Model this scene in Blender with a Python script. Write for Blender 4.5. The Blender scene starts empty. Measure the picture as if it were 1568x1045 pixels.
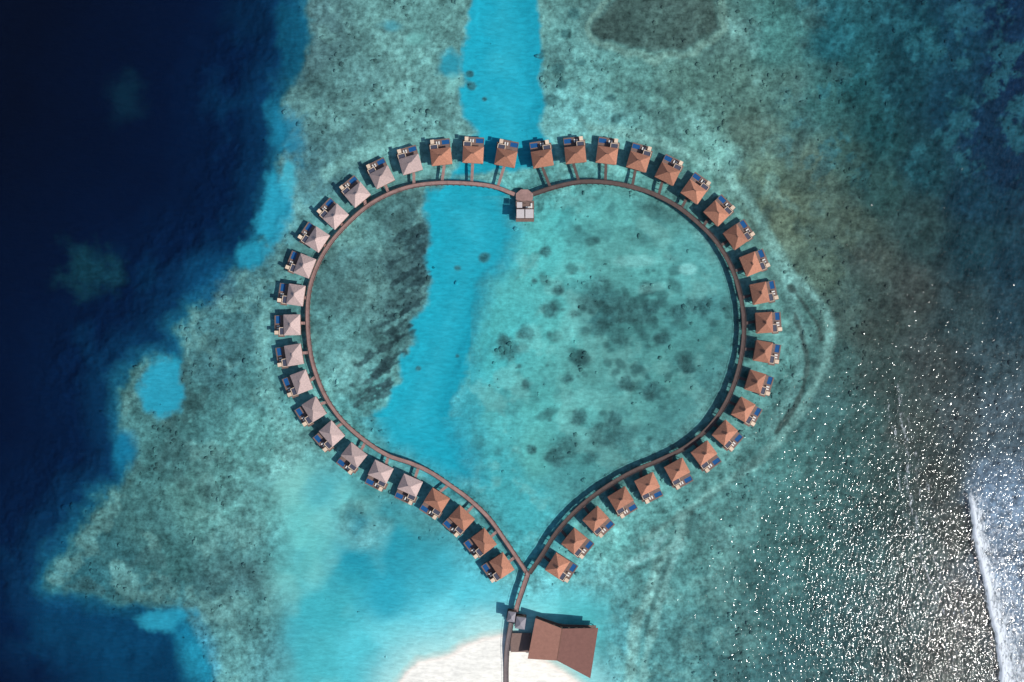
import bpy, bmesh, math, random
import numpy as np
from mathutils import Vector, Matrix
random.seed(4); rng=np.random.default_rng(7)
S=0.4; H=420.0; CX=784.0; CY=522.5
ALB=0.93
scene=bpy.context.scene
scene.view_settings.view_transform='Standard'; scene.view_settings.look='None'
scene.view_settings.exposure=0
col=scene.collection
def W(px,py,z=0.0):
    k=S*(1-z/H); return ((px-CX)*k,(CY-py)*k)
def lin(c):
    c=np.asarray(c,dtype=np.float32)/255.0
    return np.where(c<=0.04045,c/12.92,((c+0.055)/1.055)**2.4).astype(np.float32)
# ---------------------------------------------------------------- noise
LAT=[rng.random((256,256)).astype(np.float32) for _ in range(12)]
def vnoise(x,y,k=0):
    L=LAT[k%12]
    xi=np.floor(x).astype(np.int32); yi=np.floor(y).astype(np.int32)
    fx=(x-xi).astype(np.float32); fy=(y-yi).astype(np.float32)
    fx=fx*fx*(3-2*fx); fy=fy*fy*(3-2*fy)
    a=L[yi&255,xi&255]; b=L[yi&255,(xi+1)&255]; c=L[(yi+1)&255,xi&255]; d=L[(yi+1)&255,(xi+1)&255]
    return (a+(b-a)*fx)*(1-fy)+(c+(d-c)*fx)*fy
def fbm(x,y,scale,octv=4,k=0,g=0.5):
    s=0;a=1;t=0
    for i in range(octv):
        f=(2.03**i)/scale
        s=s+a*vnoise((x*0.8+y*0.6)*f+13.7*i,(-x*0.6+y*0.8)*f+7.1*i,k+i); t+=a; a*=g
    return s/t-0.5
def sstep(a,b,x):
    t=np.clip((x-a)/(b-a),0,1); return t*t*(3-2*t)
def sdf(poly,x,y):
    n=len(poly); d=np.full(x.shape,1e12,np.float32); ins=np.zeros(x.shape,bool)
    for i in range(n):
        ax,ay=poly[i]; bx,by=poly[(i+1)%n]
        ex,ey=bx-ax,by-ay
        t=np.clip(((x-ax)*ex+(y-ay)*ey)/(ex*ex+ey*ey+1e-9),0,1)
        d=np.minimum(d,(x-ax-t*ex)**2+(y-ay-t*ey)**2)
        if ay!=by:
            c=((ay>y)!=(by>y))&(x<(bx-ax)*(y-ay)/(by-ay)+ax); ins^=c
    d=np.sqrt(d); return np.where(ins,d,-d)
def ldist(line,x,y):
    d=np.full(x.shape,1e12,np.float32)
    for (ax,ay),(bx,by) in zip(line[:-1],line[1:]):
        ex,ey=bx-ax,by-ay
        t=np.clip(((x-ax)*ex+(y-ay)*ey)/(ex*ex+ey*ey+1e-9),0,1)
        d=np.minimum(d,(x-ax-t*ex)**2+(y-ay-t*ey)**2)
    return np.sqrt(d)
# ---------------------------------------------------------------- mesh helpers
def np_mesh(name,verts,faces,k,smooth=False):
    me=bpy.data.meshes.new(name); nv=len(verts); nf=len(faces)
    me.vertices.add(nv); me.vertices.foreach_set('co',verts.astype(np.float32).ravel())
    me.loops.add(nf*k); me.loops.foreach_set('vertex_index',faces.astype(np.int32).ravel())
    me.polygons.add(nf); me.polygons.foreach_set('loop_start',np.arange(0,nf*k,k,dtype=np.int32))
    me.polygons.foreach_set('loop_total',np.full(nf,k,np.int32))
    me.polygons.foreach_set('use_smooth',np.full(nf,smooth,bool))
    me.update(calc_edges=True); return me
def grid_faces(nx,ny):
    i=np.arange(nx*ny).reshape(ny,nx)
    return np.stack([i[:-1,:-1],i[:-1,1:],i[1:,1:],i[1:,:-1]],-1).reshape(-1,4)
def set_col(me,name,c):
    a=me.color_attributes.new(name,'FLOAT_COLOR','POINT')
    rgba=np.ones((len(c),4),np.float32); rgba[:,:3]=c; a.data.foreach_set('color',rgba.ravel())
def set_f(me,name,v):
    a=me.attributes.new(name,'FLOAT','POINT'); a.data.foreach_set('value',v.astype(np.float32).ravel())
def add_obj(name,me,mat=None,parent=None):
    o=bpy.data.objects.new(name,me); col.objects.link(o)
    if mat is not None and me is not None and len(me.materials)==0: me.materials.append(mat)
    if parent is not None: o.parent=parent
    return o
def empty(name,loc=(0,0,0),rz=0):
    o=bpy.data.objects.new(name,None); o.location=loc; o.rotation_euler=(0,0,rz); o.empty_display_size=2
    col.objects.link(o); return o
def box(bm,x0,x1,y0,y1,z0,z1,mi=0):
    v=[bm.verts.new(p) for p in [(x0,y0,z0),(x1,y0,z0),(x1,y1,z0),(x0,y1,z0),(x0,y0,z1),(x1,y0,z1),(x1,y1,z1),(x0,y1,z1)]]
    for f in [(3,2,1,0),(4,5,6,7),(0,1,5,4),(1,2,6,5),(2,3,7,6),(3,0,4,7)]:
        fc=bm.faces.new([v[i] for i in f]); fc.material_index=mi
def cyl(bm,x,y,z0,z1,r,n=8):
    a=[bm.verts.new((x+r*math.cos(2*math.pi*i/n),y+r*math.sin(2*math.pi*i/n),z0)) for i in range(n)]
    b=[bm.verts.new((x+r*math.cos(2*math.pi*i/n),y+r*math.sin(2*math.pi*i/n),z1)) for i in range(n)]
    for i in range(n): bm.faces.new([a[i],a[(i+1)%n],b[(i+1)%n],b[i]])
    bm.faces.new(b)
def bm_mesh(name,bm,mats,mirror=False):
    if mirror:
        for v in bm.verts: v.co.x=-v.co.x
        bmesh.ops.reverse_faces(bm,faces=bm.faces[:])
    me=bpy.data.meshes.new(name); bm.to_mesh(me); bm.free()
    for m in mats: me.materials.append(m)
    return me
# ---------------------------------------------------------------- materials
class NT:
    def __init__(s,name):
        s.m=bpy.data.materials.new(name); s.m.use_nodes=True; s.t=s.m.node_tree; s.t.nodes.clear()
        s.out=s.n('ShaderNodeOutputMaterial')
    def n(s,t,**kw):
        nd=s.t.nodes.new(t)
        for k,v in kw.items():
            if k.startswith('i_'):
                nd.inputs[k[2:].replace('_',' ')].default_value=v
            else: setattr(nd,k,v)
        return nd
    def l(s,a,b): s.t.links.new(a,b)
    def math(s,op,a,b=None,c=None):
        nd=s.n('ShaderNodeMath',operation=op)
        for i,v in enumerate((a,b,c)):
            if v is None: continue
            if isinstance(v,(int,float)): nd.inputs[i].default_value=v
            else: s.l(v,nd.inputs[i])
        return nd.outputs[0]
    def noise(s,vec,scale,detail=3,rough=0.5,dist=0.0):
        nd=s.n('ShaderNodeTexNoise',i_Scale=scale,i_Detail=detail,i_Roughness=rough,i_Distortion=dist); s.l(vec,nd.inputs['Vector']); return nd.outputs['Fac']
    def mr(s,v,a,b,c,d,smooth=False):
        nd=s.n('ShaderNodeMapRange'); 
        if smooth: nd.interpolation_type='SMOOTHSTEP'
        s.l(v,nd.inputs[0])
        for i,x in enumerate((a,b,c,d)): nd.inputs[i+1].default_value=x
        return nd.outputs[0]
    def scale(s,c,f):
        nd=s.n('ShaderNodeVectorMath',operation='SCALE'); s.l(c,nd.inputs[0])
        if isinstance(f,(int,float)): nd.inputs['Scale'].default_value=f
        else: s.l(f,nd.inputs['Scale'])
        return nd.outputs[0]
def simple(name,rgb,rough=0.8,var=0.25,nscale=1.5,bump=0.3,metal=0,coord='Object',rnd=0.0,stripe=None):
    N=NT(name); tc=N.n('ShaderNodeTexCoord').outputs[coord]
    b=N.n('ShaderNodeBsdfPrincipled',i_Roughness=rough,i_Metallic=metal); N.l(b.outputs[0],N.out.inputs[0])
    c=lin(rgb); n1=N.noise(tc,nscale,4,0.65)
    f=N.mr(n1,0.25,0.75,1-var,1+var)
    if rnd>0:
        oi=N.n('ShaderNodeObjectInfo').outputs['Random']; f=N.math('MULTIPLY',f,N.mr(oi,0,1,1-rnd,1+rnd))
    h=n1
    if stripe:
        wv=N.n('ShaderNodeTexWave',i_Scale=stripe[0],i_Distortion=0.6,i_Detail=1.0); wv.bands_direction=stripe[1]
        N.l(tc,wv.inputs['Vector']); f=N.math('MULTIPLY',f,N.mr(wv.outputs['Fac'],0,1,1-stripe[2],1+stripe[2])); h=N.math('ADD',h,wv.outputs['Fac'])
    rgbn=N.n('ShaderNodeRGB'); rgbn.outputs[0].default_value=(c[0],c[1],c[2],1)
    N.l(N.scale(rgbn.outputs[0],f),b.inputs['Base Color'])
    bp=N.n('ShaderNodeBump',i_Strength=bump,i_Distance=0.1); N.l(h,bp.inputs['Height']); N.l(bp.outputs[0],b.inputs['Normal'])
    return N.m
# ================================================================ SEABED
PTS="""480,60,75,120,122;540,120,85,140,138;600,60,95,155,150;520,200,80,135,135;590,190,95,155,150;660,150,100,165,160;640,60,95,160,155;690,50,90,150,145;670,200,110,180,175;470,250,70,125,130;450,330,80,150,155;400,450,65,125,130;340,480,60,120,125;330,560,60,120,125;380,600,70,135,135;300,640,60,120,120;390,680,90,165,160;240,700,60,120,120;300,760,75,135,130;380,780,95,170,165;220,800,55,110,110;160,850,45,105,110;260,870,55,115,115;350,850,70,130,130;330,910,60,115,118;390,930,75,140,140;120,890,35,105,115;350,1000,85,155,155;420,1010,85,165,170;250,910,50,115,120
440,740,120,195,188;460,820,105,195,192;420,860,90,175,175;520,780,100,190,190;540,850,45,160,175;600,830,45,155,170;600,900,45,165,185;500,930,65,175,185;560,1000,85,195,205;480,1000,75,180,188;660,880,70,180,195;720,900,85,195,208;680,950,110,210,220;760,920,90,200,212;740,950,130,220,226;600,980,110,210,218;650,820,60,150,160;570,770,60,140,145;840,920,110,210,215;880,920,90,190,195;930,900,85,170,172;900,950,80,180,185;940,1000,75,160,165;880,1030,110,200,205
520,400,80,140,140;560,360,85,145,142;600,330,75,130,130;620,400,60,100,102;560,450,85,140,138;520,520,85,150,148;520,580,95,165,162;560,540,80,140,138;600,480,75,130,130;570,600,75,150,148;540,640,80,165,165;640,370,55,100,105
850,330,80,184,182;900,320,88,176,172;960,330,88,170,165;1010,350,85,155,150;1060,400,88,168,165;820,400,80,184,182;880,420,88,180,176;940,400,88,165,160;1000,420,88,170,165;1080,460,80,150,148;920,470,65,130,130;970,490,70,135,132;1050,500,75,145,142;1100,520,70,135,132;860,520,84,180,176;780,500,74,182,182;740,550,68,178,180;900,560,88,160,155;960,560,80,150,146;1030,570,80,150,145;1080,580,75,140,138;880,620,90,175,170;960,640,88,160,155;1040,640,75,140,138;820,620,84,180,176;760,640,78,178,178;720,640,50,165,178;820,700,88,180,175;880,700,75,150,148;940,680,70,140,138;1000,690,75,140,138;760,720,64,174,180;800,780,64,174,180;860,740,75,155,155;820,830,68,174,180;780,800,58,168,176;700,690,40,160,175
860,60,95,165,160;880,120,95,165,160;860,180,100,180,178;920,190,100,175,172;900,30,80,130,125;960,130,85,145,138;1040,130,85,135,125;1100,60,80,125,118;1040,190,85,140,132;1130,130,80,125,115;1080,240,95,155,145;1150,200,85,120,108;1180,60,65,130,125;1200,130,70,115,108;1160,280,95,130,112;1200,330,95,120,100;1250,250,85,115,102;1250,150,50,110,108;1280,60,20,100,110;1300,130,25,95,100;1340,200,25,90,95;1400,60,10,80,95;1380,130,15,75,88;1480,60,8,70,92;1540,30,6,50,80;1450,150,8,70,92;1520,200,8,55,85;1550,120,6,45,78;1420,250,20,75,85;1500,300,15,65,85;1550,260,8,50,78;1350,290,45,90,88;1300,230,60,105,98;1300,340,80,105,92;1260,420,85,115,100;1330,400,75,92,84;1420,350,50,85,85;1500,380,25,72,84;1550,400,20,62,78;1400,450,68,82,78;1480,470,50,78,82;1550,480,35,72,85;1340,500,72,92,86;1290,480,75,105,98;1280,560,68,110,106;1350,580,68,92,88;1430,560,70,85,84;1520,560,62,90,98;1400,650,72,88,84;1470,640,75,92,95;1530,650,85,110,122;1320,650,65,105,102;1260,640,68,120,118;1210,560,75,135,130;1220,480,80,135,128;1200,700,70,130,126;1280,720,62,110,108;1360,740,62,95,92;1440,740,72,84,80;1470,820,75,84,80;1160,780,68,125,122;1240,820,60,110,108;1320,840,58,98,98;1400,850,62,88,86;1490,930,75,82,80;1100,820,78,140,135;1120,900,62,115,114;1200,930,58,108,108;1300,950,55,98,100;1380,960,60,90,90;1450,1000,72,84,80;1040,900,78,145,142;1060,980,68,130,130;980,900,88,165,162;1000,1000,80,155,155;1130,1010,60,115,116;1240,1030,55,102,105;1100,740,85,150,145;1020,780,90,165,160;950,830,92,175,170;1530,760,110,140,165;1540,900,110,140,165"""
P=np.array([[float(v) for v in s.split(',')] for ln in PTS.split('\n') for s in ln.split(';') if s.strip()],np.float32)
PL=lin(P[:,2:])
def catmull(pts,step=3.0):
    pts=[np.array(p,float) for p in pts]; pts=[2*pts[0]-pts[1]]+pts+[2*pts[-1]-pts[-2]]; out=[]
    for i in range(1,len(pts)-2):
        p0,p1,p2,p3=pts[i-1:i+3]; n=max(2,int(np.linalg.norm(p2-p1)/step))
        for j in range(n):
            t=j/n; out.append(0.5*((2*p1)+(-p0+p2)*t+(2*p0-5*p1+4*p2-p3)*t*t+(-p0+3*p1-3*p2+p3)*t**3))
    out.append(pts[-2]); return np.array(out)
VIL=[(762,870),(735,833),(702,799),(665,772),(625,750),(580,729),(538,703),(503,669),(475,631),(455,588),(443,545),(440,498),(446,451),(460,405),(480,363),(509,327),(543,293),(582,265),(627,245),(675,233),(725,230),(776,235),(829,236),(880,230),(930,231),(979,241),(1025,260),(1066,288),(1102,322),(1132,359),(1156,402),(1170,448),(1177,494),(1175,540),(1163,587),(1144,631),(1115,668),(1082,700),(1040,726),(994,748),(954,770),(917,800),(885,833),(860,870)]
PATH_L=[(808,880),(798,864),(775,830),(750,795),(720,766),(690,744),(660,724),(630,710),(595,698),(560,676),(525,645),(500,610),(483,570),(474,530),(471,480),(475,440),(487,405),(505,374),(530,345),(560,318),(590,300),(625,287),(665,281),(710,281),(755,286),(788,298)]
PATH_R=[(816,298),(850,287),(890,279),(930,280),(965,286),(1000,297),(1035,315),(1065,338),(1095,368),(1118,405),(1132,445),(1139,490),(1137,535),(1127,580),(1110,620),(1085,655),(1050,685),(1010,705),(970,722),(930,745),(890,775),(855,812),(830,850),(811,878)]
DEEP=[(-900,-900),(470,-900),(470,-60),(468,0),(472,60),(462,100),(440,125),(428,160),(440,215),(425,270),(425,310),(405,360),(395,400),(360,415),(330,440),(290,472),(268,505),(272,560),(240,552),(205,568),(180,598),(190,655),(205,690),(190,735),(165,760),(135,785),(112,822),(82,862),(70,902),(120,912),(165,928),(215,935),(270,938),(296,975),(320,1020),(328,1060),(340,1900),(-900,1900)]
CHAN1=[(728,-60),(822,-60),(822,20),(832,70),(828,120),(838,160),(826,190),(840,215),(850,250),(770,262),(690,270),(715,235),(735,205),(712,180),(704,150),(708,120),(700,90),(716,55),(722,10)]
CHAN2=[(655,292),(690,272),(770,285),(795,350),(780,400),(748,440),(740,480),(725,530),(705,590),(690,640),(710,690),(735,735),(700,742),(640,708),(590,690),(568,640),(590,625),(600,600),(612,585),(610,555),(635,520),(632,495),(655,470),(660,430),(652,395),(662,350),(650,320)]
BEACH=[(605,1048),(618,1027),(640,1012),(680,1003),(715,986),(745,973),(775,968),(800,975),(830,1005),(862,1024),(895,1048),(930,1100),(1000,1900),(500,1900),(590,1100)]
OVAL=[(905,40),(925,5),(960,-30),(1050,-40),(1100,-10),(1095,40),(1060,70),(1000,88),(950,80),(920,65)]
def seabed_fields(x,y):
    wx=x+34*fbm(x,y,95,3,0)+16*fbm(x,y,26,3,3); wy=y+34*fbm(x,y,95,3,5)+16*fbm(x,y,26,3,8)
    num=np.zeros((x.size,3),np.float32); den=np.zeros(x.size,np.float32)
    for p,c in zip(P,PL):
        q=(wx-p[0])**2+(wy-p[1])**2+140; w=1/(q*q); den+=w
        for k in range(3): num[:,k]+=w*c[k]
    C=num/den[:,None]
    C=C*(1-0.26*sstep(1180,1330,x))[:,None]
    reef=np.ones(x.size,np.float32); z=np.full(x.size,-1.5,np.float32)
    def lay(m,c):
        nonlocal C
        C=C*(1-m[:,None])+lin(c)[None,:]*m[:,None]
    def blob(bx,by,rx,ry,ang,c,st=1.0,soft=0.45,rf=None,nz=0.5):
        nonlocal reef
        a=math.radians(ang); dx=x-bx; dy=y-by
        u=(dx*math.cos(a)+dy*math.sin(a))/rx; v=(-dx*math.sin(a)+dy*math.cos(a))/ry
        r=np.sqrt(u*u+v*v)+nz*nzf*2
        m=(1-sstep(1-soft,1+soft,r))*st; lay(m,c)
        if rf is not None: reef=reef*(1-m)+rf*m
    nzf=fbm(x,y,30,4,2,0.6); nz2=fbm(x,y,12,3,6)
    # soft patchwork in the reef
    big=fbm(x,y,60,4,4,0.55); mid=fbm(x,y,16,4,7,0.6); fine=fbm(x,y,6,3,9,0.6)
    rid=1-np.abs(fbm(x+6*mid,y+6*mid,22,4,10,0.6))*5.0; rid=np.clip(rid,-0.6,1)
    # smooth lagoon region
    lag=sstep(-30,40,sdf([(400,1100),(430,960),(400,900),(420,820),(400,740),(470,700),(560,745),(640,790),(740,870),(800,900),(880,890),(930,910),(930,1000),(920,1100)],wx,wy))
    reef*=1-0.92*lag
    # brighter clearings around the villa ring
    ring=np.minimum(ldist([v for v in VIL],x,y),1e9)
    m=(1-sstep(10,36,ring+30*nzf))*0.38*(1-lag); lay(m,(114,190,185)); reef*=1-0.6*m
    heartR=sstep(-25,25,sdf([(790,350),(840,300),(960,300),(1060,350),(1120,430),(1125,530),(1060,650),(930,720),(850,790),(810,840),(740,760),(700,640),(745,450)],wx,wy))
    reef*=1-0.6*heartR
    blotch=sstep(0.03,0.2,fbm(x,y,34,4,1,0.6))
    lay(blotch*heartR*0.42,(48,104,108))
    lt=sstep(0.04,0.2,fbm(x,y,40,4,8,0.6)); lay(lt*(1-lag)*(1-sstep(1150,1300,x))*0.32,(120,188,180))
    dk=sstep(0.03,0.18,fbm(x,y,46,5,11,0.62)); lay(dk*(1-lag)*(1-heartR)*(1-sstep(1250,1400,x))*0.42,(58,96,96))
    ne=sstep(1150,1260,x)*(1-sstep(230,330,y)); lay(ne*sstep(0.02,0.16,fbm(x*0.9+y*0.5,y*0.8-x*0.3,26,5,3,0.65))*0.45,(30,112,124)); lay(ne*sstep(1320,1500,x)*sstep(-0.05,0.25,fbm(x,y,110,4,6))*0.3,(4,40,72))
    # open-water channels
    for poly,c,sl in ((CHAN1,(18,162,186),5.0),(CHAN2,(22,160,182),6.0)):
        d=sdf(poly,x+14*nzf*1.5+8*nz2,y+14*nzf*1.5)
        soft=np.where((x>720)&(y>300)|(y>640),30.0,sl)
        m=sstep(-soft,soft,d)*0.95; lay(m,c); reef=reef*(1-m)+0.03*m; z=z-0.8*sstep(-4,26,d)
        m2=m*sstep(10,60,d)*0.24*(1+2.0*nzf); lay(np.clip(m2,0,1),(64,188,204))
    blob(686,96,17,20,0,(24,148,170),0.85,0.35,0.05,0.6); blob(598,38,17,10,10,(50,150,168),0.6,0.5,0.2,0.8); blob(636,58,14,9,0,(110,185,178),0.6,0.5,0.2,0.8); blob(690,130,12,14,0,(120,195,188),0.5,0.5,0.2,0.8)
    # dark comb on the edge of the left half
    r2=random.Random(3)
    line=[(648,345),(640,380),(648,410),(640,440),(625,480),(622,510),(600,545),(585,575),(592,600)]
    for i in range(34):
        t=i/33*(len(line)-1); k=min(int(t),len(line)-2); f=t-k
        ax=line[k][0]*(1-f)+line[k+1][0]*f+r2.uniform(-10,16); ay=line[k][1]*(1-f)+line[k+1][1]*f
        L=r2.uniform(16,58); s=[(ax,ay),(ax-L*0.6,ay+L*r2.uniform(0.1,0.5)),(ax-L,ay+L*0.5+r2.uniform(-6,6))]
        d=ldist(s,x,y)+12*nz2+5*fine
        lay((1-sstep(1.5,5.5,d))*0.8,(42,72,76))
    for (a,b) in [((530,400),(555,440)),((520,420),(550,455)),((500,385),(520,410)),((515,500),(545,470)),((590,470),(645,452)),((560,500),(600,540)),((600,350),(585,400)),((620,330),(590,345)),((575,420),(600,455)),((545,560),(560,610)),((500,440),(515,480)),((570,380),(545,400)),((540,610),(570,640))]:
        d=ldist([a,b],x,y)+22*nzf; lay((1-sstep(2,15,d))*0.42,(60,98,98))
    # coral clumps in the heart and round the top channel
    for bx,by,r in [(835,385,8),(855,445,7),(838,475,11),(780,540,15),(805,508,10),(805,592,9),(740,393,6),(818,430,5),(880,480,6),(770,520,6),(795,562,5),(700,410,4),(870,580,8),(885,640,9),(850,700,12),(905,700,12),(940,640,9),(812,690,6),(930,670,22),(870,690,18),(920,440,16),(900,465,14),(945,470,18),(975,485,16),(915,500,14),(1000,470,10),(1040,480,12),(950,520,14),(990,440,9),(1015,520,10),(960,590,10),(1000,600,12),(1050,560,11),(890,550,12),(1070,470,12),(640,565,3),(700,545,3),
                    (833,76,5),(828,84,4),(868,50,6),(855,103,7),(842,152,9),(862,130,6),(935,150,6),(945,180,8),(890,95,5),(722,130,5),(720,112,4),(742,150,3),(1005,210,5),(905,195,5),(880,20,7)]:
        blob(bx,by,r*1.15,r,0,(40,92,94) if r<13 else (52,106,106),0.75 if r<13 else 0.6,0.5,1.0,1.0)
    r3=random.Random(8)
    for i in range(90):
        bx=r3.gauss(965,80); by=r3.gauss(515,62); r=r3.uniform(2.5,8)
        blob(bx,by,r*r3.uniform(1,1.7),r,r3.uniform(-30,60),(46,90,90),0.6,0.5,None,0.9)
    blob(1010,325,34,12,20,(60,110,108),0.6); blob(985,370,26,9,10,(62,118,115),0.5); blob(960,665,45,9,-15,(55,108,108),0.6); blob(975,400,40,10,0,(124,198,192),0.6);blob(1055,412,12,8,0,(130,205,200),0.8); blob(870,500,12,45,15,(112,196,190),0.5,0.6); blob(1000,440,22,7,-10,(120,196,190),0.5); blob(900,610,40,12,0,(112,192,186),0.45)
    # upper right oval reef and bands
    d=sdf(OVAL,wx,wy); lay(sstep(-5,6,d)*0.75,(60,80,74)); lay((1-sstep(2,9,np.abs(d+8)))*0.45,(120,165,150))
    def stroke(pts,w,c,st,soft=1.0,nzk=8):
        d=ldist([tuple(q) for q in catmull(pts,12)],x,y)+nzk*nzf+6*nz2
        lay((1-sstep(w*0.3,w*(1+soft),d))*st,c)
    stroke([(905,195),(960,203),(1050,232),(1112,268),(1152,318),(1182,370),(1212,420)],7,(120,182,172),0.7)
    stroke([(1212,420),(1240,445),(1268,485),(1270,535),(1245,600),(1205,660),(1155,712),(1095,752),(1040,792),(985,830)],6,(112,170,162),0.75)
    stroke([(1185,395),(1212,440),(1224,490),(1226,540),(1215,600),(1180,660)],7,(106,168,162),0.6)
    stroke([(1213,440),(1232,465),(1255,500),(1258,520)],4,(54,76,72),0.85,0.6,6)
    stroke([(1218,480),(1228,510),(1237,550),(1232,590),(1215,630),(1190,662)],4,(60,84,80),0.85,0.6,6)
    stroke([(1170,690),(1120,740),(1060,782),(1000,812)],5,(60,104,102),0.6,0.8)
    stroke([(1045,790),(1040,830),(1010,860),(1000,905),(975,960),(965,1050)],7,(125,188,180),0.8)
    stroke([(1040,840),(1020,890),(1005,950),(990,1010),(985,1060)],5,(115,178,172),0.75)
    stroke([(960,870),(990,850),(1020,822)],5,(125,190,185),0.7)
    stroke([(1012,858),(980,872),(960,880)],4,(60,106,104),0.7)
    stroke([(1028,850),(1008,905),(990,960)],3,(62,108,106),0.7)
    stroke([(500,262),(560,235),(620,222),(660,212)],9,(125,198,190),0.6)
    stroke([(408,470),(402,540),(415,610),(432,660)],9,(108,178,172),0.55)
    # lagoon shading
    blob(545,800,24,36,-35,(55,118,120),0.75,0.4,0.7,0.9); blob(585,805,22,14,10,(65,128,126),0.7,0.4,0.7,0.9); blob(630,800,40,14,15,(70,150,152),0.5)
    blob(560,840,60,45,15,(28,142,164),0.65,0.7); blob(640,860,50,30,20,(48,158,176),0.5,0.7)
    blob(380,880,34,26,30,(62,105,108),0.6,0.6)
    lay(lag*sstep(0.0,0.25,fbm(x*0.8+y*0.5,(y-x*0.4)*0.5,60,4,4))*0.35,(52,158,176)); lay(lag*sstep(0.02,0.25,fbm(x,y,80,3,1))*(1-sstep(560,640,x))*0.4,(132,206,198))
    # drop-off to deep water on the left
    d=sdf(DEEP,x+24*nzf+9*nz2+4*fine+24*fbm(x,y,60,3,10),y+24*nzf+9*nz2+24*fbm(x,y,60,3,11))
    ks=[-10,0,10,34,90,190,420]; cs=[(66,128,132),(48,114,128),(22,88,114),(8,52,86),(4,30,64),(3,18,46),(3,10,30)]
    cl=np.array([lin(c) for c in cs]); G=np.stack([np.interp(d,ks,cl[:,k]) for k in range(3)],1).astype(np.float32)
    m=sstep(-10,6,d); C=C*(1-m[:,None])+G*m[:,None]; deepm=m
    tb=sstep(850,1000,y)*m; lay(tb*0.6*sstep(20,180,x),(8,70,104)); 
    lay(m*(1-sstep(60,190,d))*sstep(0.0,0.25,fbm(x,y,70,4,9,0.55))*0.4,(10,66,102))
    reef=reef*(1-m)+(0.6*(1-sstep(0,60,d)))*m
    z=z-0.6*m-9*sstep(0,170,d)
    for b in [(246,588,33,44,10,(38,156,182),0.95,0.25,0.05,0.5),(186,690,20,30,10,(22,116,148),0.85,0.45,0.05,0.5),(240,952,42,17,-8,(44,154,180),0.85,0.4,0.05,0.7),(418,318,24,62,14,(42,158,184),0.9,0.35,0.1,0.9),(392,385,28,30,20,(40,154,180),0.9,0.35,0.1,0.8),(438,205,26,48,-25,(30,128,158),0.8,0.45,0.1,0.9),(440,270,14,26,0,(60,172,190),0.8,0.4,0.1,0.6),(445,60,26,60,-10,(18,92,118),0.7,0.5,0.3,0.9),(315,420,38,34,0,(14,78,116),0.7,0.6,None,0.6),(125,408,44,36,20,(18,62,74),0.7,0.6,0.9,0.9),(178,140,26,30,0,(10,42,60),0.7,0.7,None,0.8),(295,990,24,50,-20,(30,140,170),0.6,0.6,None,0.5),(375,25,36,40,0,(6,44,74),0.6,0.7,None,0.6),(80,985,60,40,0,(8,62,94),0.5,0.7,None,0.6),(300,1020,30,40,0,(40,150,175),0.5,0.6,None,0.5)]:
        blob(*b)
    # surf zone milky water
    xc=np.interp(y,[600,690,730,790,850,910,970,1045,1200],[1468,1470,1477,1484,1494,1507,1519,1531,1560])
    m=sstep(0,30,x-xc)*sstep(680,820,y)*0.65; lay(m,(112,140,166))
    # reef is a little greyer than open sand
    lum=C.mean(1,keepdims=True); g_=(0.14*reef*(1-deepm))[:,None]; C=C*(1-g_)+lum*g_
    # mottling
    k=1+reef*(big*0.5+mid*0.75+fine*0.55+0.16*(0.3-rid))+0.12*big
    st=fbm(x*1.0+y*0.45,(y-x*0.45)*0.22,9,3,5,0.6); k+=sstep(1180,1330,x)*(1-deepm)*st*0.6
    C=C*np.clip(k,0.25,2.2)[:,None]
    # beach
    db=sdf(BEACH,x+10*nzf,y+10*nzf)
    m=sstep(-90,0,db)**2*0.85; m=m*(1-sstep(860,900,x)*0.4); lay(m,(176,226,222)); reef*=1-m
    m=sstep(-3,7,db); lay(m,(255,246,236)); lay(sstep(-9,-2,db)*(1-sstep(3,10,db))*0.3,(222,208,192)); reef*=1-m
    z=z*(1-sstep(-70,0,db))+sstep(-4,60,db)*1.6-0.12*(1-m)*sstep(-70,0,db)
    z=z+reef*(mid*0.8+fine*0.4)*(1-m)
    return C,reef,z
xs=np.arange(-150,1722,1.8); ys=np.arange(-130,1180,1.8)
xs=np.concatenate([[-14000,-5000,-1800,-600,-300],xs,[1900,2300,3500,7000,16000]]); ys=np.concatenate([[-14000,-5000,-1800,-600,-300],ys,[1350,1700,3000,7000,16000]])
X,Y=np.meshgrid(xs,ys); nx,ny=len(xs),len(ys)
xf=X.ravel().astype(np.float32); yf=Y.ravel().astype(np.float32)
xe=np.clip(xf,-400,2000); ye=np.clip(yf,-400,1450)
C,reef,Z=seabed_fields(xe,ye)
V=np.stack([(xf-CX)*S,(CY-yf)*S,Z],1)
me=np_mesh('seabed',V,grid_faces(nx,ny)[:,::-1],4,True)
set_col(me,'tint',np.clip(C*ALB,0,0.88)); set_f(me,'reef',reef)
N=NT('seabed_mat'); geo=N.n('ShaderNodeNewGeometry').outputs['Position']
b=N.n('ShaderNodeBsdfDiffuse'); N.l(b.outputs[0],N.out.inputs[0])
ca=N.n('ShaderNodeAttribute',attribute_name='tint').outputs['Color']; ra=N.n('ShaderNodeAttribute',attribute_name='reef').outputs['Fac']
n1=N.noise(geo,0.33,5,0.68)
f=N.math('MULTIPLY',N.mr(n1,0.3,0.7,-0.48,0.48),ra)
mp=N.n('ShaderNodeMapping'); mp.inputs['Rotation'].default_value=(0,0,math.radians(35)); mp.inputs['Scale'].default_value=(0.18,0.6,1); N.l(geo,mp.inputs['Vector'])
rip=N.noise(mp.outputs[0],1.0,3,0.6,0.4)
caustic_tone=N.mr(rip,0.3,0.7,-0.14,0.14)  # bright and dark caustic ripples of the water painted into the seabed colour
tot=N.math('ADD',N.math('ADD',f,caustic_tone),1.0)
N.l(N.scale(ca,tot),b.inputs['Color'])
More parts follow.
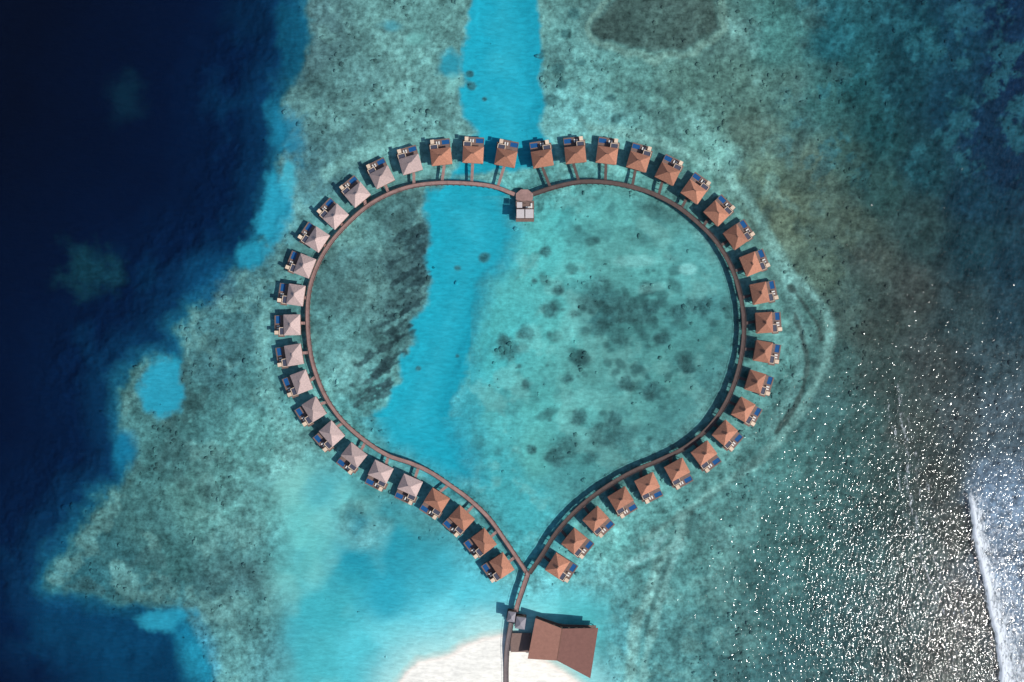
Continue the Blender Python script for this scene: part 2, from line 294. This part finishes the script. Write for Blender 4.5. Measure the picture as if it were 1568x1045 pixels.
bp=N.n('ShaderNodeBump',i_Strength=0.3,i_Distance=0.4); N.l(N.math('ADD',n1,rip),bp.inputs['Height']); N.l(bp.outputs[0],b.inputs['Normal'])
add_obj('seabed',me,N.m)
# ---------------------------------------------------------------- coral heads (one object)
bmi=bmesh.new(); bmesh.ops.create_icosphere(bmi,subdivisions=2,radius=1); iv=np.array([v.co[:] for v in bmi.verts],np.float32); ifc=np.array([[v.index for v in f.verts] for f in bmi.faces]); bmi.free()
n=30000; qx=rng.uniform(60,1560,n).astype(np.float32); qy=rng.uniform(-20,1070,n).astype(np.float32)
gi=lambda a,v: np.clip(np.searchsorted(v,a),0,len(v)-1)
idx=gi(qy,ys)*nx+gi(qx,xs)
cl=fbm(qx,qy,45,3,9)+0.5
keep=(rng.random(n)<(reef[idx]**1.5)*sstep(0.42,0.68,cl)*0.5)&(C[idx].max(1)>0.08)
qx,qy,idx=qx[keep][:5500],qy[keep][:5500],idx[keep][:5500]; n=len(qx)
r=(0.3+1.1*rng.random(n)**3).astype(np.float32)
CV=iv[None]*(1+0.5*(rng.random((n,len(iv),1))-0.5))*r[:,None,None]*np.stack([rng.uniform(.6,1.5,n),rng.uniform(.6,1.5,n),rng.uniform(.3,.45,n)],1)[:,None,:]
CV=CV+np.stack([(qx-CX)*S,(CY-qy)*S,Z[idx]-0.05],1)[:,None,:]
CF=ifc[None]+(np.arange(n)*len(iv))[:,None,None]
me=np_mesh('coral_reef',CV.reshape(-1,3),CF.reshape(-1,3),3,True)
cc=np.repeat(C[idx]*ALB*rng.uniform(0.55,0.95,(n,1)),len(iv),0); set_col(me,'tint',cc)
N=NT('coral_mat'); b=N.n('ShaderNodeBsdfDiffuse')
g=N.n('ShaderNodeNewGeometry').outputs['Position']
N.l(b.outputs[0],N.out.inputs[0]); N.l(N.scale(N.n('ShaderNodeAttribute',attribute_name='tint').outputs['Color'],N.mr(N.noise(g,1.5,1,0.6),0.3,0.7,0.7,1.3)),b.inputs['Color'])
add_obj('coral_reef',me,N.m)
# ================================================================ WATER
N=NT('water_mat'); gn=N.n('ShaderNodeNewGeometry'); g=gn.outputs['Position']
tr=N.n('ShaderNodeBsdfTransparent'); tr.inputs[0].default_value=(1,1,1,1)
gl=N.n('ShaderNodeBsdfGlossy',i_Roughness=0.10); gl.inputs[0].default_value=(1,1,1,1)
dt=N.n('ShaderNodeVectorMath',operation='DOT_PRODUCT'); N.l(gn.outputs['Incoming'],dt.inputs[0]); dt.inputs[1].default_value=(0,0,1)
ca_=N.math('SUBTRACT',1.0,N.math('ABSOLUTE',dt.outputs['Value']))
fres=N.math('MULTIPLY_ADD',N.math('POWER',ca_,5.0),0.98,0.02)
mp=N.n('ShaderNodeMapping'); mp.inputs['Rotation'].default_value=(0,0,math.radians(25)); mp.inputs['Scale'].default_value=(0.5,0.24,1); N.l(g,mp.inputs['Vector'])
w1=N.noise(mp.outputs[0],1.2,2,0.6,0.3)
sx=N.n('ShaderNodeSeparateXYZ'); N.l(g,sx.inputs[0])
amp=N.mr(sx.outputs['X'],60,270,0.35,1.0,True)
bp=N.n('ShaderNodeBump',i_Strength=1.0,i_Distance=0.72); N.l(N.math('MULTIPLY',w1,amp),bp.inputs['Height']); N.l(bp.outputs[0],gl.inputs['Normal'])
mx=N.n('ShaderNodeMixShader'); N.l(fres,mx.inputs[0]); N.l(tr.outputs[0],mx.inputs[1]); N.l(gl.outputs[0],mx.inputs[2]); N.l(mx.outputs[0],N.out.inputs[0])
gx=np.concatenate([[-5600],np.linspace(-400,400,41),[5600]]); GX,GY=np.meshgrid(gx,gx)
me=np_mesh('sea_water',np.stack([GX.ravel(),GY.ravel(),0*GX.ravel()],1),grid_faces(len(gx),len(gx)),4,True)
add_obj('sea_water',me,N.m)
# ---------------------------------------------------------------- surf foam and painted swell glints
fx=np.arange(1300,1760,2.0); fy=np.arange(520,1240,2.0); FX,FY=np.meshgrid(fx,fy); x=FX.ravel().astype(np.float32); y=FY.ravel().astype(np.float32)
xc=np.interp(y,[560,690,730,790,850,910,970,1045,1240],[1474,1473,1478,1485,1495,1508,1520,1531,1570])+9*fbm(x*0+3,y,30,4,2)
d=x-xc
wd=np.interp(y,[720,800,900,1045,1240],[8,20,26,32,40])
dens=np.where(d>0,0.14+0.9*np.exp(-d/wd),0)*sstep(-1,2,d)
dens=np.maximum(dens,0.22*sstep(-8,0,d))*sstep(714,785,y+0*x)
dens+=0.12*sstep(1480,1540,x)*sstep(570,700,y)*(1-sstep(720,790,y))
dens+=0.35*sstep(0.02,0.2,fbm(x*1.3,y*0.45,40,4,3))*sstep(15,45,d)*sstep(740,840,y)
zf=np.where(d>0,0.9*np.exp(-(d/14.0)**2)*sstep(0,4,d),0)*sstep(680,800,y)
for pts,w,s in [([(1376,590),(1382,660),(1392,740),(1408,820),(1425,890),(1448,960),(1468,1060)],4,0.42),([(1392,640),(1402,720),(1420,800),(1440,880),(1462,960),(1478,1060)],3,0.36),([(1360,620),(1368,680),(1385,760),(1400,860),(1425,960),(1440,1060)],3,0.34),([(1345,930),(1365,1000),(1380,1070)],4,0.3),([(1320,850),(1340,920)],4,0.26),([(1410,700),(1430,780),(1452,860),(1475,950),(1492,1050)],3,0.3)]:
    q=ldist(pts,x+18*fbm(x,y,40,4,1),y); dens=np.maximum(dens,s*(0.8+0.9*fbm(x,y,50,3,6))*np.exp(-(q/w)**2))  # glints along the swell lines painted as thin white streaks
zf=zf+0.06+0.2*dens
ff=grid_faces(len(fx),len(fy))[:,::-1]; ff=ff[dens[ff].max(1)>0.02]; used=np.unique(ff); rm=np.zeros(len(x),int); rm[used]=np.arange(len(used))
me=np_mesh('surf_foam_glints',np.stack([(x-CX)*S,(CY-y)*S,zf],1)[used],rm[ff],4,True); set_f(me,'dens',dens[used])
N=NT('foam_glint_mat'); g=N.n('ShaderNodeNewGeometry').outputs['Position']; da=N.n('ShaderNodeAttribute',attribute_name='dens').outputs['Fac']
mp=N.n('ShaderNodeMapping'); mp.inputs['Rotation'].default_value=(0,0,math.radians(-12)); mp.inputs['Scale'].default_value=(0.6,0.28,1); N.l(g,mp.inputs['Vector'])
nn=N.noise(mp.outputs[0],0.8,6,0.78,0.8)
a=N.math('ADD',da,N.mr(nn,0.3,0.7,-0.55,0.55)); al=N.mr(a,0.28,0.9,0,1,True); al=N.math('MULTIPLY',al,N.mr(da,0.02,0.15,0,1))
df=N.n('ShaderNodeBsdfDiffuse'); df.inputs[0].default_value=(0.70,0.75,0.80,1); tr=N.n('ShaderNodeBsdfTransparent'); mx=N.n('ShaderNodeMixShader')
N.l(al,mx.inputs[0]); N.l(tr.outputs[0],mx.inputs[1]); N.l(df.outputs[0],mx.inputs[2]); N.l(mx.outputs[0],N.out.inputs[0])
add_obj('surf_foam_glints',me,N.m)
# ================================================================ BUILDINGS
M_roofO=simple('terracotta_shingle',(164,112,90),0.85,0.22,1.2,0.5,rnd=0.18,stripe=(1.6,'Y',0.06))
M_roofP=simple('pale_shingle',(176,154,150),0.85,0.2,1.2,0.5,rnd=0.12,stripe=(1.6,'Y',0.05))  # paler grey-pink shingle colour for the left-hand villas
M_roofD=simple('brown_shingle_shaded',(116,78,70),0.85,0.14,0.5,0.4,stripe=(0.9,'Y',0.10))  # restaurant east slope, its shade put into a darker shingle colour
M_roofD2=simple('brown_shingle_lit',(162,114,98),0.85,0.14,0.5,0.4,stripe=(0.9,'X',0.10))  # restaurant west slope, same shingle with the brighter light put into the colour
M_deck=simple('deck_timber',(118,96,88),0.8,0.18,1.0,0.3,stripe=(2.2,'X',0.08),rnd=0.12)
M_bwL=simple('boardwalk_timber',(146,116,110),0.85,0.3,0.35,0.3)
M_bwR=simple('boardwalk_timber_shaded',(88,72,68),0.85,0.3,0.35,0.3)  # right-hand walk and jetties, shade put into the timber colour
M_pile=simple('pile_timber',(90,78,70),0.9)
M_wall=simple('villa_wall',(150,118,98),0.85,0.12)
M_white=simple('white_paint',(216,212,206),0.6,0.05)
M_cream=simple('cream_canvas',(216,192,168),0.9,0.1,rnd=0.1)
M_slate=simple('slate_roof',(62,66,84),0.7,0.2)
M_dark=simple('dark_timber',(66,52,50),0.8,0.2)
M_cap=simple('ridge_cap',(120,84,70),0.8)
N=NT('window_glass'); b=N.n('ShaderNodeBsdfPrincipled',i_Roughness=0.08); b.inputs['Base Color'].default_value=(0.03,0.05,0.06,1); N.l(b.outputs[0],N.out.inputs[0]); M_glass=N.m
N=NT('pool_water'); g=N.n('ShaderNodeTexCoord').outputs['Object']; b=N.n('ShaderNodeBsdfPrincipled',i_Roughness=0.06); b.inputs['Base Color'].default_value=(0.014,0.09,0.25,1)
bp=N.n('ShaderNodeBump',i_Strength=0.3,i_Distance=0.1); N.l(N.noise(g,1.5,3,0.5),bp.inputs['Height']); N.l(bp.outputs[0],b.inputs['Normal']); N.l(b.outputs[0],N.out.inputs[0]); M_pool=N.m
ZD=1.6
def hip(bm,x0,x1,y0,y1,ze,zr,rl,th=0.25,axis='x'):
    cx=(x0+x1)/2; cy=(y0+y1)/2
    lo=[bm.verts.new(p) for p in [(x0,y0,ze-th),(x1,y0,ze-th),(x1,y1,ze-th),(x0,y1,ze-th)]]
    e=[bm.verts.new(p) for p in [(x0,y0,ze),(x1,y0,ze),(x1,y1,ze),(x0,y1,ze)]]
    if axis=='x': a=bm.verts.new((cx-rl,cy,zr)); b_=bm.verts.new((cx+rl,cy,zr)); F=[[e[0],e[1],b_,a],[e[1],e[2],b_],[e[2],e[3],a,b_],[e[3],e[0],a]]
    else: a=bm.verts.new((cx,cy-rl,zr)); b_=bm.verts.new((cx,cy+rl,zr)); F=[[e[0],e[1],a],[e[1],e[2],b_,a],[e[2],e[3],b_],[e[3],e[0],a,b_]]
    for f in F: bm.faces.new(f)
    for i in range(4): bm.faces.new([lo[i],lo[(i+1)%4],e[(i+1)%4],e[i]])
    bm.faces.new(lo[::-1])
def villa_parts(pale,mir):
    parts=[]
    def add(nm,bm,mats): parts.append((nm,bm_mesh('villa_'+nm,bm,mats,mir)))
    bm=bmesh.new()   # stepped deck with pool cut-out
    box(bm,-6.0,6.0,-7.6,4.6,ZD-0.3,ZD); box(bm,-0.8,6.0,4.603,8.4,ZD-0.3,ZD-0.01); box(bm,-6.0,-0.803,7.9,8.4,ZD-0.3,ZD-0.02)
    box(bm,6.003,7.2,2.5,6.5,ZD-0.7,ZD-0.4); add('deck',bm,[M_deck])
    bm=bmesh.new()
    for ax in (-5.4,0,5.4):
        for ay in (-7,-3,1,4.2,8.0): cyl(bm,ax,ay,-4,ZD-0.3,0.18)
    add('piles',bm,[M_pile])
    bm=bmesh.new()
    box(bm,-5.0,5.0,-7.0,0.6,ZD,ZD+2.9); box(bm,2.0,5.6,0.603,4.2,ZD,ZD+2.4); add('walls',bm,[M_wall])
    bm=bmesh.new()
    for (a,c) in ((-4.4,-2.6),(-2.3,-0.5),(-0.2,1.6)): box(bm,a,c,0.55,0.66,ZD+0.2,ZD+2.4)
    for s in (-1,1):
        for (a,c) in ((-6,-4.4),(-3.4,-1.2)):
            if s>0: box(bm,4.95,5.06,a,c,ZD+0.8,ZD+2.2)
            else: box(bm,-5.06,-4.95,a,c,ZD+0.8,ZD+2.2)
    add('windows',bm,[M_glass])
    bm=bmesh.new(); box(bm,-0.7,0.7,-7.07,-6.95,ZD+0.05,ZD+2.3); add('door',bm,[M_dark])
    bm=bmesh.new(); hip(bm,-6.3,6.3,-8.2,1.9,ZD+3.1,ZD+6.4,0.7)
    add('roof',bm,[M_roofP if pale else M_roofO])
    bm=bmesh.new(); box(bm,-0.8,0.8,-3.4,-2.9,ZD+6.3,ZD+6.55); add('ridge_cap',bm,[M_roofP if pale else M_cap])
    bm=bmesh.new()  # bath wing: slate flat roof with pale parapet
    box(bm,1.7,5.9,1.95,4.5,ZD+2.4,ZD+2.55,0)
    box(bm,1.5,6.1,4.503,4.8,ZD+2.3,ZD+2.75,1); box(bm,5.903,6.2,1.95,4.5,ZD+2.3,ZD+2.75,1); box(bm,1.4,1.697,1.95,4.5,ZD+2.3,ZD+2.75,1)
    add('bath_wing_roof',bm,[M_slate,M_cream])
    bm=bmesh.new(); box(bm,-5.7,-1.1,4.9,7.6,ZD-1.3,ZD-0.12); add('pool',bm,[M_pool])
    bm=bmesh.new(); box(bm,-6.0,-5.72,4.605,7.895,ZD-1.3,ZD+0.03); box(bm,-1.08,-0.805,4.605,7.895,ZD-1.3,ZD+0.03); box(bm,-5.715,-1.085,4.605,4.89,ZD-1.3,ZD+0.03); box(bm,-5.715,-1.085,7.61,7.895,ZD-1.3,ZD+0.03); add('pool_coping',bm,[M_deck])
    bm=bmesh.new()
    for ax in (0.2,1.7):
        box(bm,ax,ax+0.8,5.6,7.0,ZD+0.3,ZD+0.45); box(bm,ax,ax+0.8,5.0,5.6,ZD+0.4,ZD+0.85)
        for (u,v) in ((0.1,5.7),(0.7,5.7),(0.1,6.9),(0.7,6.9)): cyl(bm,ax+u,v,ZD,ZD+0.3,0.04,6)
    add('sun_loungers',bm,[M_white])
    bm=bmesh.new()
    box(bm,3.4,5.6,5.3,7.8,ZD+2.2,ZD+2.32)
    add('daybed_canopy',bm,[M_cream])
    bm=bmesh.new()
    for (u,v) in ((3.5,5.4),(5.5,5.4),(3.5,7.7),(5.5,7.7)): cyl(bm,u,v,ZD,ZD+2.2,0.06,6)
    box(bm,3.7,5.3,5.6,7.5,ZD+0.3,ZD+0.6); add('daybed',bm,[M_dark])
    return parts
VP={(p,m):villa_parts(p,m) for p in (0,1) for m in (0,1)}
pl=catmull(PATH_L,3); pr=catmull(PATH_R,3)
vl=np.array(VIL,float)
for i,(vx,vy) in enumerate(VIL):
    path=pl if i<22 else pr
    k=int(np.argmin(((path-vl[i])**2).sum(1))); tp=path[min(k+6,len(path)-1)]-path[max(k-6,0)]
    tv=vl[min(i+1,43)]-vl[max(i-1,0)]
    t=tp/np.linalg.norm(tp)*0.55+tv/np.linalg.norm(tv)*0.45
    nrm=np.array([t[1],-t[0]]); nrm/=np.linalg.norm(nrm)          # image coords
    if np.dot(nrm,vl[i]-path[k])<0: nrm=-nrm
    ow=np.array([nrm[0],-nrm[1]]); rz=math.atan2(ow[1],ow[0])-math.pi/2+random.uniform(-0.03,0.03)
    wx,wy=W(vx,vy,3.5)
    e=empty('overwater_villa',(wx,wy,0),rz)
    pale=1 if 4<=i<=18 else 0; mir=1 if i<22 else 0
    for nm,m in VP[(pale,mir)]: add_obj(nm,m,None,e)
    # entry jetty in villa-local coordinates
    px,py=W(*path[k],1.6); inv=Matrix.Rotation(-rz,2)
    lp=inv@Vector((px-wx,py-wy)); a=Vector((random.uniform(-1.5,1.5),-7.6)); dv=(lp-a); L=dv.length
    if L>0.8:
        u=dv/L; nn=Vector((-u.y,u.x)); bm=bmesh.new(); w=0.85
        q=[a+nn*w,a-nn*w,lp-nn*w,lp+nn*w]
        lo=[bm.verts.new((p.x,p.y,ZD-0.24)) for p in q]; hi=[bm.verts.new((p.x,p.y,ZD-0.05)) for p in q]
        bm.faces.new(hi); bm.faces.new(lo[::-1])
        for j in range(4): bm.faces.new([lo[j],lo[(j+1)%4],hi[(j+1)%4],hi[j]])
        bmesh.ops.recalc_face_normals(bm,faces=bm.faces[:])
        s=1.5
        while s<L: 
            p=a+u*s
            for sg in (-1,1): cyl(bm,p.x+nn.x*0.7*sg,p.y+nn.y*0.7*sg,-3.5,ZD-0.25,0.12,6)
            s+=3.5
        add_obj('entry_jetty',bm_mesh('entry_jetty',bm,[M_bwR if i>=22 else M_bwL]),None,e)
def ribbon(name,pts,width,z,mat,rail=True,pilez=-3.5):
    P2=np.array([W(p[0],p[1],z) for p in pts]); T=np.gradient(P2,axis=0); T/=np.linalg.norm(T,axis=1)[:,None]; Nn=np.stack([-T[:,1],T[:,0]],1)
    e=empty(name)
    def strip(nm,o0,o1,z0,z1,m):
        A=P2+Nn*o0; B=P2+Nn*o1; n=len(P2)
        v=np.concatenate([np.c_[A,np.full(n,z1)],np.c_[B,np.full(n,z1)],np.c_[B,np.full(n,z0)],np.c_[A,np.full(n,z0)]]); f=[]
        for i in range(n-1):
            for a in range(4):
                b_=(a+1)%4; f.append((a*n+i,a*n+i+1,b_*n+i+1,b_*n+i))
        f+= [(0,n,2*n,3*n),(3*n+n-1,2*n+n-1,n+n-1,n-1)]
        me=np_mesh(nm,v,np.array(f),4); me.update(); bm=bmesh.new(); bm.from_mesh(me); bmesh.ops.recalc_face_normals(bm,faces=bm.faces[:]); bm.to_mesh(me); bm.free(); add_obj(nm,me,m,e)
    h=width/2; strip('planking',-h,h,z-0.22,z,mat); strip('kerb_left',-h,-h+0.2,z+0.003,z+0.22,M_dark); strip('kerb_right',h-0.2,h,z+0.003,z+0.22,M_dark)
    bm=bmesh.new()
    for i in range(0,len(P2),3):
        for s in (-1,1):
            p=P2[i]+Nn[i]*s*(h-0.3); cyl(bm,p[0],p[1],pilez,z-0.22,0.15,6)
            if rail: p=P2[i]+Nn[i]*s*(h+0.06); cyl(bm,p[0],p[1],z-0.2,z+0.9,0.05,4)
    add_obj('piles',bm_mesh('bw_piles',bm,[M_pile]),None,e)
    if rail:
        strip('handrail_left',-h-0.1,-h-0.02,z+0.85,z+0.93,M_dark); strip('handrail_right',h+0.02,h+0.1,z+0.85,z+0.93,M_dark)
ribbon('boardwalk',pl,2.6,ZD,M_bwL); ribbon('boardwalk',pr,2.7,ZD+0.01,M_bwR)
ribbon('boardwalk',catmull([(809,877),(802,898),(793,925),(790,938)],3),3.0,ZD+0.02,M_bwL)
ribbon('boardwalk',catmull([(786,938),(781,965),(776,1000),(775,1045),(777,1100),(782,1180)],3),3.0,ZD+0.05,simple('grey_timber',(120,108,108),0.85,0.2,0.35),True,-1.0)
# ---- heart-top pavilion
x0,y0=W(803,301,1.8); e=empty('jetty_pavilion',(x0,y0,0),0)
bm=bmesh.new(); pts=[]
for i in range(8):
    a=math.pi/8+i*math.pi/4; pts.append((5.6*math.cos(a),4.6*math.sin(a)))
lo=[bm.verts.new((p[0],p[1],ZD-0.2)) for p in pts]; hi=[bm.verts.new((p[0],p[1],ZD+0.03)) for p in pts]; bm.faces.new(hi); bm.faces.new(lo[::-1])
for i in range(8): bm.faces.new([lo[i],lo[(i+1)%8],hi[(i+1)%8],hi[i]])
add_obj('octagon_deck',bm_mesh('oct',bm,[M_bwL]),None,e)
bm=bmesh.new(); box(bm,-5.2,5.9,-15.4,-2.6,ZD-0.25,ZD+0.04); add_obj('swim_deck',bm_mesh('swim',bm,[M_deck]),None,e)
bm=bmesh.new()
for ax in (-4.6,0,5.2):
    for ay in (-14.8,-9,-3.2,2): cyl(bm,ax,ay,-4.5,ZD-0.2,0.18)
add_obj('piles',bm_mesh('pavp',bm,[M_pile]),None,e)
bm=bmesh.new()
for ax in (-4.6,-0.2,0.6,5.2):
    for ay in (-13.6,-8.6,-7.9,-4.4): cyl(bm,ax,ay,ZD,ZD+3.4,0.1,6)
box(bm,-5.0,5.6,-8.5,-8.1,ZD+3.3,ZD+3.5); box(bm,-5.0,5.6,-14.2,-13.9,ZD+3.3,ZD+3.5)
add_obj('frame',bm_mesh('pavf',bm,[M_dark]),None,e)
bm=bmesh.new()
box(bm,-4.8,-0.1,-13.85,-8.55,ZD+3.42,ZD+3.6); box(bm,0.5,5.4,-13.85,-8.55,ZD+3.42,ZD+3.6); box(bm,-4.6,-1.4,-7.6,-4.2,ZD+3.3,ZD+3.45)
add_obj('canopy_panels',bm_mesh('pavc',bm,[simple('grey_canopy',(190,182,182),0.8,0.1)]),None,e)
bm=bmesh.new(); box(bm,0.8,4.8,-7.2,-6.2,ZD+0.04,ZD+0.5); box(bm,3.8,4.8,-6.197,-4.2,ZD+0.04,ZD+0.5); add_obj('bench',bm_mesh('pavb',bm,[M_white]),None,e)
bm=bmesh.new(); box(bm,-3.8,-0.9,-12.9,-9.5,ZD+0.04,ZD+1.0); box(bm,1.3,4.4,-12.9,-9.5,ZD+0.04,ZD+1.0); add_obj('counter',bm_mesh('pavk',bm,[M_wall]),None,e)
# ---- arrival kiosks
for (kx,ky,w,d_,hh) in [(783,944,3.8,5.2,4.2),(797,953,5.0,6.2,4.6)]:
    x0,y0=W(kx,ky,4); e=empty('arrival_kiosk',(x0,y0,0),math.radians(-8))
    bm=bmesh.new(); box(bm,-w/2-.8,w/2+.8,-d_/2-.8,d_/2+.8,ZD-0.25,ZD+(0.06 if w>4 else 0.1)); add_obj('deck',bm_mesh('kd',bm,[M_dark]),None,e)
    bm=bmesh.new(); box(bm,-w/2,w/2,-d_/2,d_/2,ZD+0.1,ZD+hh-1); add_obj('walls',bm_mesh('kw',bm,[M_wall]),None,e)
    bm=bmesh.new(); box(bm,-w/2-.02,-w/2+.1,-d_/4,d_/4,ZD+.9,ZD+2.4); box(bm,-w/4,w/4,-d_/2-.03,-d_/2+.1,ZD+.1,ZD+2.4); add_obj('openings',bm_mesh('ko',bm,[M_glass]),None,e)
    bm=bmesh.new(); hip(bm,-w/2-.5,w/2+.5,-d_/2-.5,d_/2+.5,ZD+hh-0.9,ZD+hh+0.3,0.6,0.2,'y'); add_obj('roof',bm_mesh('kr',bm,[simple('grey_roof',(130,126,134),0.8,0.1)]),None,e)
    bm=bmesh.new()
    for a in (-w/2,w/2):
        for c in (-d_/2,d_/2): cyl(bm,a,c,-3,ZD-0.25,0.18)
    add_obj('piles',bm_mesh('kp',bm,[M_pile]),None,e)
# ---- main pavilion building with folded roof
zr=[6.2,8.6,6.0,6.0,8.8,6.2]
rp=[(820,947),(861,963),(916,962),(904,1039),(853,1012),(808,1009)]
e=empty('overwater_restaurant',(0,0,0))
R=[Vector((*W(p[0],p[1],z),z)) for p,z in zip(rp,zr)]
def roofslab(nm,ids,mat,th=0.35):
    bm=bmesh.new(); up=[bm.verts.new(R[i]) for i in ids]; dn=[bm.verts.new(R[i]-Vector((0,0,th))) for i in ids]
    bm.faces.new(up); bm.faces.new(dn[::-1])
    for i in range(len(ids)): bm.faces.new([dn[i],dn[(i+1)%len(ids)],up[(i+1)%len(ids)],up[i]])
    bmesh.ops.recalc_face_normals(bm,faces=bm.faces[:]); add_obj(nm,bm_mesh(nm,bm,[mat]),None,e)
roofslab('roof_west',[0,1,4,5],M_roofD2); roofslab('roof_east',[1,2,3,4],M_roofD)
bm=bmesh.new(); d=(R[4]-R[1]); sd=Vector((-d.y,d.x,0)).normalized()*0.2; vs=[bm.verts.new(p) for p in (R[1]+sd+Vector((0,0,.06)),R[1]-sd+Vector((0,0,.06)),R[4]-sd+Vector((0,0,.06)),R[4]+sd+Vector((0,0,.06)))]; bm.faces.new(vs); add_obj('ridge_cap',bm_mesh('rc',bm,[M_cap]),None,e)
cen=sum(R,Vector())/6
def inset(k): return [Vector((cen.x+(p.x-cen.x)*k,cen.y+(p.y-cen.y)*k)) for p in R]
bm=bmesh.new(); q=inset(0.84); lo=[bm.verts.new((p.x,p.y,ZD)) for p in q]; hi=[bm.verts.new((p.x,p.y,R[i].z-0.9)) for i,p in enumerate(q)]
for i in range(6): bm.faces.new([lo[i],lo[(i+1)%6],hi[(i+1)%6],hi[i]])
add_obj('walls',bm_mesh('rw',bm,[M_wall]),None,e)
bm=bmesh.new()
for i in range(6):
    a=q[i]; c=q[(i+1)%6]; L=(c-a).length; u=(c-a)/L; nn=Vector((u.y,-u.x))
    if nn.dot((a+c)/2-Vector((cen.x,cen.y)))<0: nn=-nn
    k=int(L/4)
    for j in range(k):
        s0=a+u*(L*(j+0.15)/k)+nn*0.06; s1=a+u*(L*(j+0.85)/k)+nn*0.06
        bm.faces.new([bm.verts.new((s0.x,s0.y,ZD+0.4)),bm.verts.new((s1.x,s1.y,ZD+0.4)),bm.verts.new((s1.x,s1.y,ZD+2.9)),bm.verts.new((s0.x,s0.y,ZD+2.9))])
add_obj('windows',bm_mesh('rwin',bm,[M_glass]),None,e)
bm=bmesh.new(); q=inset(0.97); lo=[bm.verts.new((p.x,p.y,ZD-0.3)) for p in q]; hi=[bm.verts.new((p.x,p.y,ZD)) for p in q]; bm.faces.new(hi); bm.faces.new(lo[::-1])
for i in range(6): bm.faces.new([lo[i],lo[(i+1)%6],hi[(i+1)%6],hi[i]])
bmesh.ops.recalc_face_normals(bm,faces=bm.faces[:]); add_obj('deck',bm_mesh('rd',bm,[M_deck]),None,e)
bm=bmesh.new()
for k in (0.9,0.5):
    for p in inset(k): cyl(bm,p.x,p.y,-3,ZD-0.3,0.25)
add_obj('piles',bm_mesh('rpil',bm,[M_pile]),None,e)
x0,y0=W(797,985,1.6); bm=bmesh.new(); box(bm,x0-6,x0+6.5,y0-5.5,y0+6,ZD-0.32,ZD-0.02); add_obj('terrace',bm_mesh('terr',bm,[M_deck]),None,e)
# ================================================================ LIGHT + CAMERA
el=math.radians(37); az=np.array([0.90,-0.43]); az/=np.linalg.norm(az)
sunv=Vector((az[0]*math.cos(el),az[1]*math.cos(el),math.sin(el)))
L=bpy.data.lights.new('sun','SUN'); L.energy=4.9; L.angle=math.radians(0.5); L.color=(1,0.965,0.91)
o=bpy.data.objects.new('sun',L); o.rotation_euler=(-sunv).to_track_quat('-Z','Y').to_euler(); o.location=(200,-100,300); col.objects.link(o)
w=bpy.data.worlds.new('World'); scene.world=w; w.use_nodes=True; nt=w.node_tree; bg=nt.nodes['Background']
sky=nt.nodes.new('ShaderNodeTexSky'); sky.sky_type='NISHITA'; sky.sun_disc=False; sky.sun_elevation=el; sky.sun_rotation=math.atan2(az[0],az[1])
nt.links.new(sky.outputs[0],bg.inputs[0]); bg.inputs[1].default_value=0.10
cam=bpy.data.cameras.new('camera'); cam.sensor_width=36; cam.lens=36*H/(1568*S); cam.clip_end=20000; cam.clip_start=1
co=bpy.data.objects.new('camera',cam); co.location=(0,0,H); col.objects.link(co); scene.camera=co
print('corals',n)
